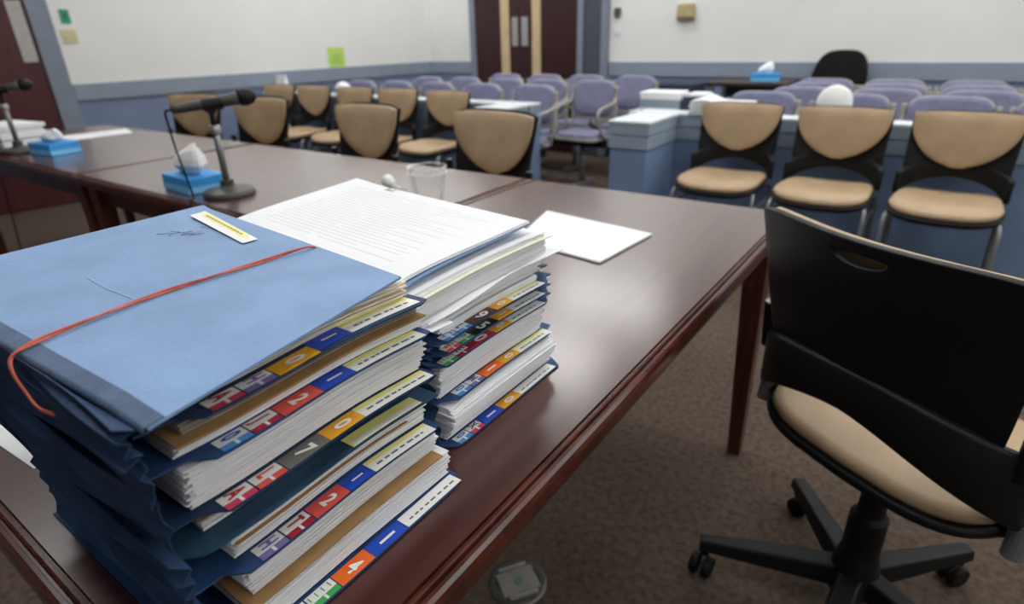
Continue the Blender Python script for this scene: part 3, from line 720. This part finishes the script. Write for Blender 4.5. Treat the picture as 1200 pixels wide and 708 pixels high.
# clear plastic cup with tinted remains, and the small tube beside it
t = thing('plastic_cup', 'clear plastic cup standing on the middle table behind the open page', 'cup', (-1.205, 1.265, .7402))
MB().lathe([(.0, .0), (.040, .0), (.042, .004), (.053, .080), (.0555, .083), (.0555, .088), (.0535, .090), (.0515, .094), (.0515, .0965), (.0555, .098), (.0565, .101)], seg=40, open_top=True).build('cup_wall', M_clear, t, smooth=True)
MB().lathe([(.0558, .0), (.0570, .0005), (.0570, .0015), (.0558, .002), (.0558, .0)], (0, 0, .0995), 40, True).build('cup_rim', M_tis, t, smooth=True)
MB().lathe([(.0558, .0), (.0566, .0004), (.0566, .0012), (.0558, .0016), (.0558, .0)], (0, 0, .0835), 40, True).build('rim_ridge', M_tis, t, smooth=True)
MB().lathe([(0, 0), (.018, 0), (.016, .003), (0, .004)], (.012, -.006, .0065), 24).build('cup_dregs', mat('orange_dregs', rgb(206, 150, 112), .4), t)
t = thing('plastic_tube', 'thin clear plastic tube with a white cap lying near the clear cup', 'tube', (-1.38, 1.30, .7402), R(-23))
MB().tube([(-.03, 0, .012), (.085, 0, .010)], [.0085, .0095], 14).build('tube_body', M_clear, t, smooth=True)
MB().tube([(-.068, 0, .020), (-.05, 0, .0185), (-.028, 0, .013)], [.022, .019, .009], 16).build('tube_cap', M_white, t, smooth=True)

# floor power outlet
t = thing('floor_outlet', 'round metal floor outlet cover in the carpet beside the foreground table', 'floor outlet', (-.594, .812, 0), R(-35))
MB().lathe([(.068, .0), (.068, .004), (.062, .008), (.052, .008), (.05, .005), (0, .005)], seg=40).build('outlet_ring', mat('dark_metal', rgb(96, 94, 90), .4, metal=.6), t)
MB().span((-.034, -.045, .005), (.034, .045, .0105)).build('outlet_lid', mat('plate_metal', rgb(150, 148, 142), .45, metal=.5), t, bevel=.002)
for k in (-1, 1): MB().span((k * .041 - .005, -.034, .005), (k * .041 + .005, .034, .013)).build('lid_lip', M_steel, t, bevel=.002)
MB().lathe([(0, 0), (.010, 0), (.010, .0012), (0, .0012)], (0, 0, .0105), 20).build('green_dot', mat('grey_green_dot', rgb(88, 124, 104), .5), t)

# ------------------------------------------------------------------ chairs
def shell_grid(w_top, w_bot, z_top, z_bot_mid, z_bot_end, yb, lean, curve, hole=None, nx=24, nz=8, x0=-1, x1=1):
    """curved back sheet as grids of points; optional grip slot"""
    zc0 = z_bot_mid
    def pt(a, z):
        f = max(0, min(1, (z - zc0) / (z_top - zc0))); w_ = w_bot + (w_top - w_bot) * f ** .8
        return (a * w_, yb + lean * f - curve * a * a, z)
    cols = [x0 + (x1 - x0) * i / nx for i in range(nx + 1)]
    rows = []
    def zt(a): return z_top - .012 * abs(a) ** 6
    def zb(a): return z_bot_mid + (z_bot_end - z_bot_mid) * abs(a) ** 2.2
    mb = MB()
    if not hole:
        mb.quad_strip([[pt(a, zb(a) + (zt(a) - zb(a)) * k / nz) for a in cols] for k in range(nz + 1)])
    else:
        hz, hw, hh = hole
        def hl(a, s_): return hz + (s_ if s_ < 0 else .18) * (hh * math.sqrt(max(0, 1 - (a / hw) ** 2)) if abs(a) < hw else 0)
        cols = sorted(set(cols + [-hw, hw] + [hw * math.sin(R(q)) for q in range(-75, 76, 15)]))
        mb.quad_strip([[pt(a, zb(a) + (hl(a, -1) - zb(a)) * k / nz) for a in cols] for k in range(nz + 1)])
        mb.quad_strip([[pt(a, hl(a, 1) + (zt(a) - hl(a, 1)) * k / 4) for a in cols] for k in range(5)])
    return mb
def solid(o, thk, off=0.0):
    bm = bmesh.new(); bm.from_mesh(o.data); bmesh.ops.remove_doubles(bm, verts=bm.verts, dist=1e-5); bm.to_mesh(o.data); bm.free()
    s_ = o.modifiers.new('thickness', 'SOLIDIFY'); s_.thickness = thk; s_.offset = off
    b = o.modifiers.new('bevel', 'BEVEL'); b.width = thk * .3; b.segments = 2; b.limit_method = 'ANGLE'; b.angle_limit = R(50)
    for p in o.data.polygons: p.use_smooth = True
    return o
def back_pad(parent, w, z_top, z_bot, yb, lean, zc0, curve, thk=.028):
    """shield-shaped cushion: straight top, rounded bottom, in front of the shell"""
    NU, NV = 16, 10
    def width(v): return w * (1 - (1 - v) ** 2.3) ** .62 if v > 0 else 0.0
    def P(u, v):
        v = .012 + .988 * v
        a = (u - .5) * 2; z = z_bot + (z_top - z_bot) * v
        f = max(0, min(1, (z - zc0) / (z_top - zc0))); ww = width(v)
        x = a * ww; e = (1 - abs(a) ** 4) * (1 - abs(2 * v - 1) ** 6)
        return (x, yb + lean * f - curve * (x / w) ** 2 - .006 - .012 * e, z - .006 * abs(a) ** 5 * v)
    return MB().sheet(P, NU, NV, thk * .6, (0, -1, 0)).build('back_pad', M_tan, parent, smooth=True, bevel=.005)
def seat_pair(parent, zs, wd=.225, dp=.215, thk=.035, saddle=.014):
    """padded seat in a black pan, front at -Y"""
    def rim(kx, ky, dz):
        out = []
        for x, y in superell(wd * kx, dp * ky, 4.2, 40):
            out.append((x * (1 + .06 * (-y / dp)), y, zs + dz + saddle * (x / wd) ** 2 - .016 * max(0, -y / dp - .5) ** 2 * 4))
        return out
    m = MB(); rows = [rim(.90, .90, -.045), rim(1.0, 1.0, -.032), rim(1.02, 1.02, -.015), rim(.99, .99, -.012)]; n = m.quad_strip(rows, True); m.f.append(tuple(n + k for k in range(40))); m.f.append(tuple(n + 120 + k for k in range(40)))
    m.build('seat_pan', M_black, parent, smooth=True)
    m = MB(); rows = [rim(.96, .96, -.012), rim(.985, .985, 0), rim(.965, .965, .010), rim(.90, .90, .017), rim(.6, .6, .020), rim(.25, .25, .019)]; n = m.quad_strip(rows, True); m.f.append(tuple(n + 200 + k for k in range(40))); m.f.append(tuple(n + k for k in range(40)))
    m.build('seat_pad', M_tan, parent, smooth=True)
def bracket(parent, w, yb, z_mid0, z_mid1, z_e0, z_e1, wrap, thk=.024):
    """black yoke: arches across under the backrest and comes forward to the seat sides"""
    N = 24; rows = []
    for k in range(3):
        r = []
        for i in range(N + 1):
            a = -1 + 2 * i / N; q = abs(a)
            z0 = z_mid0 + (z_e0 - z_mid0) * q ** 1.7; z1 = z_mid1 + (z_e1 - z_mid1) * q ** 2.4
            r.append((w * math.sin(a * math.pi / 2) ** 1 if False else w * (a * (1.25 - .25 * q * q)), yb - wrap * q ** 3, z0 + (z1 - z0) * k / 2))
        rows.append(r)
    m = MB(); m.quad_strip(rows); return solid(m.build('back_yoke', M_black, parent), thk, 0)

def make_task_chair():
    t = thing('task_chair', 'x', 'chair')
    zs = .462; BO = .07
    seat_pair(t, zs, .238, .215)
    o = solid(shell_grid(.232, .205, .893, .615, .60, .235, .055, .055, hole=(.870, .2, .017)).build('back_shell', M_black, t), .012)
    back_pad(t, .226, .886, .632, .224, .052, .615, .05)
    bracket(t, .243, .243, .585, .665, .47, .60, .12)
    for s_ in (-1, 1):
        MB().tube([(s_ * .245, .128, .49), (s_ * .247, .134, .43)], .016, 16).build('pivot_cap', M_grey, t, smooth=False)
        pst = MB().tube([(s_ * .234, .165, .58), (s_ * .236, .170, .675)], .015, 14).build('arm_post', M_black, t, smooth=False); MB().tube([(s_ * .236, .170, .675), (s_ * .236, .1702, .678)], .014, 14).build('post_cap', M_grey, pst)
        MB().tube([(s_ * .20, .12, .44), (s_ * .238, .12, .47)], .014, 10).build('yoke_arm', M_black, t)
    MB().lathe([(.032, .17), (.036, .18), (.036, .27), (.026, .28), (.024, .40), (.08, .405), (.09, .43)], (0, BO, 0), seg=20).build('gas_column', M_black, t)
    MB().lathe([(.050, .075), (.054, .085), (.048, .125), (.036, .18)], (0, BO, 0), seg=20).build('base_hub', M_black, t)
    MB().tube([(.10, -.02, .42), (.25, -.04, .41)], .007, 8).build('height_lever', M_black, t)
    for k in range(5):
        a = R(72 * k + 43); ca, sa = math.cos(a), math.sin(a)
        def ring(r, wd, z0, z1): 
            return [(ca * r - sa * wd, BO + sa * r + ca * wd, z0), (ca * r + sa * wd, BO + sa * r - ca * wd, z0), (ca * r + sa * wd * .75, BO + sa * r - ca * wd * .75, z1), (ca * r - sa * wd * .75, BO + sa * r + ca * wd * .75, z1)]
        m = MB(); m.hull(ring(.03, .03, .085, .135), ring(.315, .019, .07, .098)); m.build('base_arm', M_black, t, bevel=.005)
        c = MB(); c.tube([(ca * .30, BO + sa * .30, .075), (ca * .30, BO + sa * .30, .05)], .009, 8)
        c.build('caster', M_black, t)
        cs = t.children[-1] if False else [q for q in t.children if q.name.startswith('caster')][-1]
        b = a + R(70 + 37 * k); cb, sb = math.cos(b), math.sin(b)
        for s_ in (-1, 1):
            x, y = ca * .30 - sb * .0 + cb * .012, BO + sa * .30 + sb * .012
            MB().tube([(x - sb * s_ * .006, y + cb * s_ * .006, .0265), (x - sb * s_ * .024, y + cb * s_ * .024, .0265)], .026, 16).build('wheel', M_black, cs, smooth=False, bevel=.004)
    return t
task = make_task_chair()
place(task, False, (.078, 1.222, 0), R(150), 'black-backed swivel chair with tan seat in the right foreground, seen from behind')
rows1 = [(-3.885, 1.84, 8, 'leftmost tan swivel chair behind the conference tables, half hidden by the microphone cable'), (-3.225, 1.86, 4, 'tan swivel chair behind the tables just right of the middle microphone stand'),
         (-2.325, 1.82, -4, 'tan swivel chair behind the middle table, second from its right end'), (-1.585, 1.84, -7, 'tan swivel chair at the right end of the middle table, behind the clear cup')]
for x, y, a, lab in rows1: place(task, True, (x, y, 0), R(a), lab, 'tan swivel chairs behind the tables')

def make_guest_chair():
    t = thing('guest_chair', 'x', 'chair')
    seat_pair(t, .455, .203, .205)
    solid(shell_grid(.208, .198, .82, .56, .55, .20, .045, .04).build('back_shell', M_black, t), .012)
    back_pad(t, .204, .816, .578, .19, .043, .56, .036)
    bracket(t, .210, .208, .535, .60, .455, .555, .10)
    for s_ in (-1, 1):
        for e in (-1, 1):
            x = s_ * .20
            MB().tube(smoothpath([(x * .9, e * .10, .425), (x * 1.0, e * .16, .41), (x * 1.02, e * .185, .30), (x * 1.04, e * .215, .004)], 5), .0115, 10).build('leg', M_grey, t, smooth=True)
        MB().tube([(s_ * .205, -.18, .35), (s_ * .205, .18, .35)], .008, 8).build('side_rail', M_grey, t)
    return t
guest = make_guest_chair(); used = False
GR = [(-.905, 3.17, 0, 'tan guest chair of the right row nearest the grey end post'), (-.418, 3.155, -1, 'tan guest chair in front of the white dish on the right counter'), (.065, 3.15, -2, 'rightmost tan guest chair, behind the black swivel chair')]
GL_ = [(-5.00, 3.24, 1, 'tan guest chair of the back row, farthest left'), (-4.52, 3.24, 1, 'tan guest chair of the back row, second from the left'), (-4.0, 3.24, 0, 'tan guest chair of the back row under the crumpled white tissue'), (-3.51, 3.24, 0, 'tan guest chair of the back row, second from its right end'), (-3.005, 3.235, -2, 'tan guest chair at the right end of the back row, near the aisle')]
for x, y, a, lab in GR + GL_:
    place(guest, used, (x, y, 0), R(a), lab, 'tan guest chairs along the low counters'); used = True

def make_aud_chair():
    t = thing('audience_chair', 'x', 'chair')
    # back frame, rounded rectangle ring shell
    def ring(wx, z0, z1, y, n=4.5, k=36):
        return [(x, y + .03 * ((z + (z1 - z0) / 2) / (z1 - z0)), (z0 + z1) / 2 + z) for x, z in superell(wx, (z1 - z0) / 2, n, k)]
    m = MB(); m.hull(ring(.200, .50, .825, .160), ring(.192, .505, .82, .138)); m.build('back_frame', M_bge, t, bevel=.006)
    m = MB(); rows = [ring(.188, .545, .822, .140), ring(.186, .548, .819, .126), ring(.165, .57, .80, .118), ring(.06, .65, .73, .115)]; n = m.quad_strip(rows, True); m.f.append(tuple(n + 108 + k for k in range(36))); m.build('back_pad', M_lav, t, smooth=True)
    MB().prism(superell(.200, .170, 5, 32), .385, .408).build('seat_frame', M_bge, t, bevel=.005)
    m = MB(); rows = [[(x, y, z) for x, y in superell(a, b, 4.5, 36)] for a, b, z in ((.188, .156, .408), (.190, .158, .425), (.178, .148, .440), (.1, .08, .445))]; n = m.quad_strip(rows, True); m.f.append(tuple(n + 108 + k for k in range(36))); m.build('seat_pad', M_lav, t, smooth=True)
    for s_ in (-1, 1):
        x = s_ * .205
        MB().tube(smoothpath([(x, .17, .78), (x, .16, .70), (x, .11, .655), (x, -.03, .635), (x, -.10, .61), (x, -.115, .56), (x, -.06, .45), (x, .02, .395)], 4), .013, 8).build('armrest', M_bge, t, smooth=True)
        MB().tube([(x, .17, .76), (x * .98, .155, .50), (x * .95, .10, .395)], .012, 8).build('side_upright', M_bge, t, smooth=True)
    MB().span((-.21, -.03, .325), (.21, .03, .384)).build('seat_beam', M_black, t, bevel=.004)
    MB().tube([(0, 0, .04), (0, 0, .33)], .022, 12).build('pedestal', M_grey, t, smooth=True)
    MB().hull([(-.03, -.165, 0), (.03, -.165, 0), (.03, .165, 0), (-.03, .165, 0)], [(-.02, -.15, .035), (.02, -.15, .035), (.02, .15, .035), (-.02, .15, .035)]).build('foot_bar', M_grey, t, bevel=.004)
    return t
aud = make_aud_chair(); used = False
ORD = ['first', 'second', 'third', 'fourth', 'fifth', 'sixth']
blocks = [('left', 'front', 3.86, [-4.60, -4.13, -3.65, -3.16, -2.655], 'left'), ('left', 'middle', 4.40, [-4.25, -3.78, -3.31, -2.87, -2.42], 'left'), ('left', 'back', 4.94, [-3.70, -3.24, -2.80, -2.31], 'left'),
          ('right', 'front', 3.83, [-.955, -.47, -.01, .46], 'right'), ('right', 'second', 4.21, [-.81, -.34, .13, .60], 'right'), ('right', 'third', 4.58, [-.79, -.335, .12, .575], 'right'), ('right', 'back', 4.95, [-.80, -.36, .09, .54], 'right')]
for side, rowname, y, xs, _ in blocks:
    xs2 = xs if side == 'right' else list(reversed(xs))
    for k, x in enumerate(xs2):
        place(aud, used, (x, y, 0), R(random.uniform(-1, 1)) + (R(-3) if side == 'left' else R(1)), 'lavender audience chair, %s from the aisle in the %s row of the %s block' % (ORD[k], rowname, side), 'lavender audience chairs'); used = True

# ------------------------------------------------------------------ low counters between the tan and the lavender chairs
def counter(label, x0, x1, y0, y1, wing, ztop=.736):
    t = thing('low_counter', label, 'counter', ((x0 + x1) / 2, y0, 0)); c = t.location
    def sp(a, b, name, m, bev=.003): return MB().span((a[0] - c.x, a[1] - c.y, a[2]), (b[0] - c.x, b[1] - c.y, b[2])).build(name, m, t, bevel=bev)
    sp((x0, y0, 0), (x1, y1, .585), 'lower_panel', M_lamb); sp((x0, y0 - .008, .587), (x1, y1 + .008, .655), 'grey_band', M_lamg); sp((x0, y0 - .008, .660), (x1, y1 + .008, .722), 'grey_band', M_lamg)
    sp((x0, y0 - .012, .722), (x1, y1 + .012, ztop), 'counter_top', M_lamw)
    wx0, wx1, wy0 = wing
    sp((wx0, wy0, 0), (wx1, y0 - .014, .585), 'wing_panel', M_lamb); sp((wx0 - .008, wy0 - .008, .587), (wx1 + .008, y0 - .014, .655), 'wing_band', M_lamg); sp((wx0 - .008, wy0 - .008, .660), (wx1 + .008, y0 - .014, .722), 'wing_band', M_lamg)
    sp((wx0 - .012, wy0 - .012, .722), (wx1 + .012, y0 - .014, ztop), 'wing_top', M_lamw)
    return t
counter('low blue counter with white top behind the right row of tan chairs', -1.54, 1.6, 3.50, 3.62, (-1.52, -1.30, 3.08))
counter('low blue counter with white top behind the left row of tan chairs', -5.45, -2.37, 3.56, 3.68, (-2.62, -2.39, 3.26))

# things on the counters
t = thing('paper_sheets', 'thick wad of curled white sheets on the right counter behind the first tan chair', 'paper', (-1.07, 3.56, .7365))
for k in range(6):
    MB().sheet(lambda u, v: (-.16 + .32 * u + .004 * (k % 3), -.085 + .17 * v - .003 * (k % 2), .0005 + .0115 * k + (.028 * k / 5) * math.exp(-((u - .22) / .16) ** 2) * (.4 + .6 * v)), 14, 3, .010).build('sheet', M_paper, t)
t = thing('foam_dish', 'white rounded foam dish standing on edge on the right counter', 'dish', (-.50, 3.56, .7365))
m = MB(); m.lathe([(0, .020), (.062, .018), (.080, .006), (.083, 0), (.080, -.003), (.058, .008), (0, .010)], seg=28); o = m.build('dish_shell', M_white, t, smooth=True); o.rotation_euler = (R(78), 0, R(10)); o.location = (0, 0, .083)
MB().span((-.12, -.07, .0005), (.10, .05, .002)).build('napkin', M_tis, t)
t = thing('tissue_wad', 'crumpled white tissue lying on the left counter above a tan chair', 'tissue', (-4.36, 3.62, .7365)); m = MB(); crumple(m, (0, 0, .056), .085, .04, .044, 4); m.build('crumpled_tissue', M_tis, t, smooth=True)
t = thing('paper_card', 'white paper card standing on the left end of the left counter', 'paper', (-5.22, 3.62, .7365)); MB().hull([(-.075, -.03, .0005), (.075, -.03, .0005), (.075, .03, .0005), (-.075, .03, .0005)], [(-.065, -.004, .15), (.065, -.004, .15), (.065, .004, .15), (-.065, .004, .15)]).build('folded_card', M_paper, t)
# side shelf with papers at the counter's inner corner
t = thing('side_desk', 'small grey shelf desk beside the end post of the right counter', 'desk', (-1.46, 3.80, 0)); MB().span((-.22, -.15, .69), (.22, .15, .715)).build('desk_top', M_lamw, t, bevel=.003); [MB().span((k - .012, -.13, 0), (k + .012, .13, .69)).build('desk_panel', M_navyw, t) for k in (-.18, .18)]
t = thing('document_stack', 'stack of grey-edged papers on the small shelf desk by the end post', 'papers', (-1.50, 3.78, .7155), R(4))
zz = .0004
for k, (h, m) in enumerate(((.02, M_paper2), (.045, M_lamg), (.004, M_navyw), (.03, M_paper2), (.012, M_paper))):
    d_ = random.uniform(-.008, .008); MB().span((-.13 + d_, -.10, zz), (.12 + d_, .10, zz + h)).build('sheaf', m, t, bevel=.001); zz += h
t = thing('document_tray', 'dark tray with white papers right of the grey-edged paper stack', 'tray', (-1.285, 3.80, .7155))
m = MB(); m.span((-.065, -.10, .0), (.065, .10, .012)); [m.span(a, b) for a, b in (((-.065, -.10, .012), (.065, -.092, .09)), ((-.065, .092, .012), (.065, .10, .09)), ((-.065, -.092, .012), (-.057, .092, .09)), ((.057, -.092, .012), (.065, .092, .09)))]; m.build('tray_shell', M_navyw, t)
MB().span((-.055, -.09, .0125), (.055, .09, .105)).build('sheaf', M_paper, t)

# far end of the room
t = thing('side_table', 'small dark table against the back wall with a tissue box on it', 'table', (-1.34, 5.2, 0))
MB().span((-.30, -.22, .76), (.30, .22, .79)).build('tabletop', mat('dark_walnut', rgb(46, 28, 26), .45), t, bevel=.004); MB().span((-.20, -.02, .45), (.20, .16, .76)).build('modesty_panel', M_navyw, t)
for k in (-1, 1):
    for e in (-1, 1): MB().span((k * .27 - .02, e * .19 - .02, 0), (k * .27 + .02, e * .19 + .02, .76)).build('leg', M_grey, t)
tissue_box('blue tissue box on the small dark table by the back wall', -1.24, 5.16, R(5), .7905, .2, .13, .06, .07, .05, seed=9)
t = thing('navy_cabinet', 'low navy cabinet against the back wall left of the dark table', 'cabinet', (-2.07, 5.4, 0)); MB().span((-.24, -.16, 0), (.24, .16, .745)).build('cabinet_body', M_navyw, t, bevel=.004); MB().span((-.235, -.166, .05), (-.003, -.16, .72)).build('cabinet_door', M_navyw, t); MB().span((.003, -.166, .05), (.235, -.16, .72)).build('cabinet_door', M_navyw, t)
t = thing('office_chair', 'black high-backed office chair by the back wall behind the lavender rows', 'chair', (-.79, 5.33, 0), R(-4))
rows = []
for y, k in ((.20, 1.0), (.165, 1.0), (.15, .9)):
    rows.append([(x * (1.06 - .18 * max(0, (z + .0) / .2)) * k, y + .05 * z / .2, .82 + z * k) for x, z in superell(.185, .18, 3.2, 32)])
m = MB(); n = m.quad_strip(rows, True); m.f.append(tuple(n + k for k in range(32))); m.f.append(tuple(n + 64 + k for k in range(32))); m.build('backrest', M_blacksoft, t, smooth=True)
MB().prism(superell(.24, .23, 4, 28), .44, .50).build('seat', M_blacksoft, t, bevel=.015); MB().tube([(0, .18, .46), (0, .215, .68)], .02, 10).build('back_bar', M_black, t); MB().tube([(0, 0, .08), (0, 0, .44)], .025, 12).build('gas_column', M_black, t)
for k in range(5):
    a = R(72 * k); MB().hull([(math.cos(a) * .3 - math.sin(a) * .015, math.sin(a) * .3 + math.cos(a) * .015, .03), (math.cos(a) * .3 + math.sin(a) * .015, math.sin(a) * .3 - math.cos(a) * .015, .03), (math.sin(a) * .025, -math.cos(a) * .025, .06), (-math.sin(a) * .025, math.cos(a) * .025, .06)],
                            [(math.cos(a) * .3 - math.sin(a) * .012, math.sin(a) * .3 + math.cos(a) * .012, .055), (math.cos(a) * .3 + math.sin(a) * .012, math.sin(a) * .3 - math.cos(a) * .012, .055), (math.sin(a) * .02, -math.cos(a) * .02, .11), (-math.sin(a) * .02, math.cos(a) * .02, .11)]).build('base_arm', M_black, t)
    MB().tube([(math.cos(a) * .28 - math.sin(a) * .012, math.sin(a) * .28 + math.cos(a) * .012, .0265), (math.cos(a) * .28 + math.sin(a) * .012, math.sin(a) * .28 - math.cos(a) * .012, .0265)], .026, 12).build('caster', M_black, t)
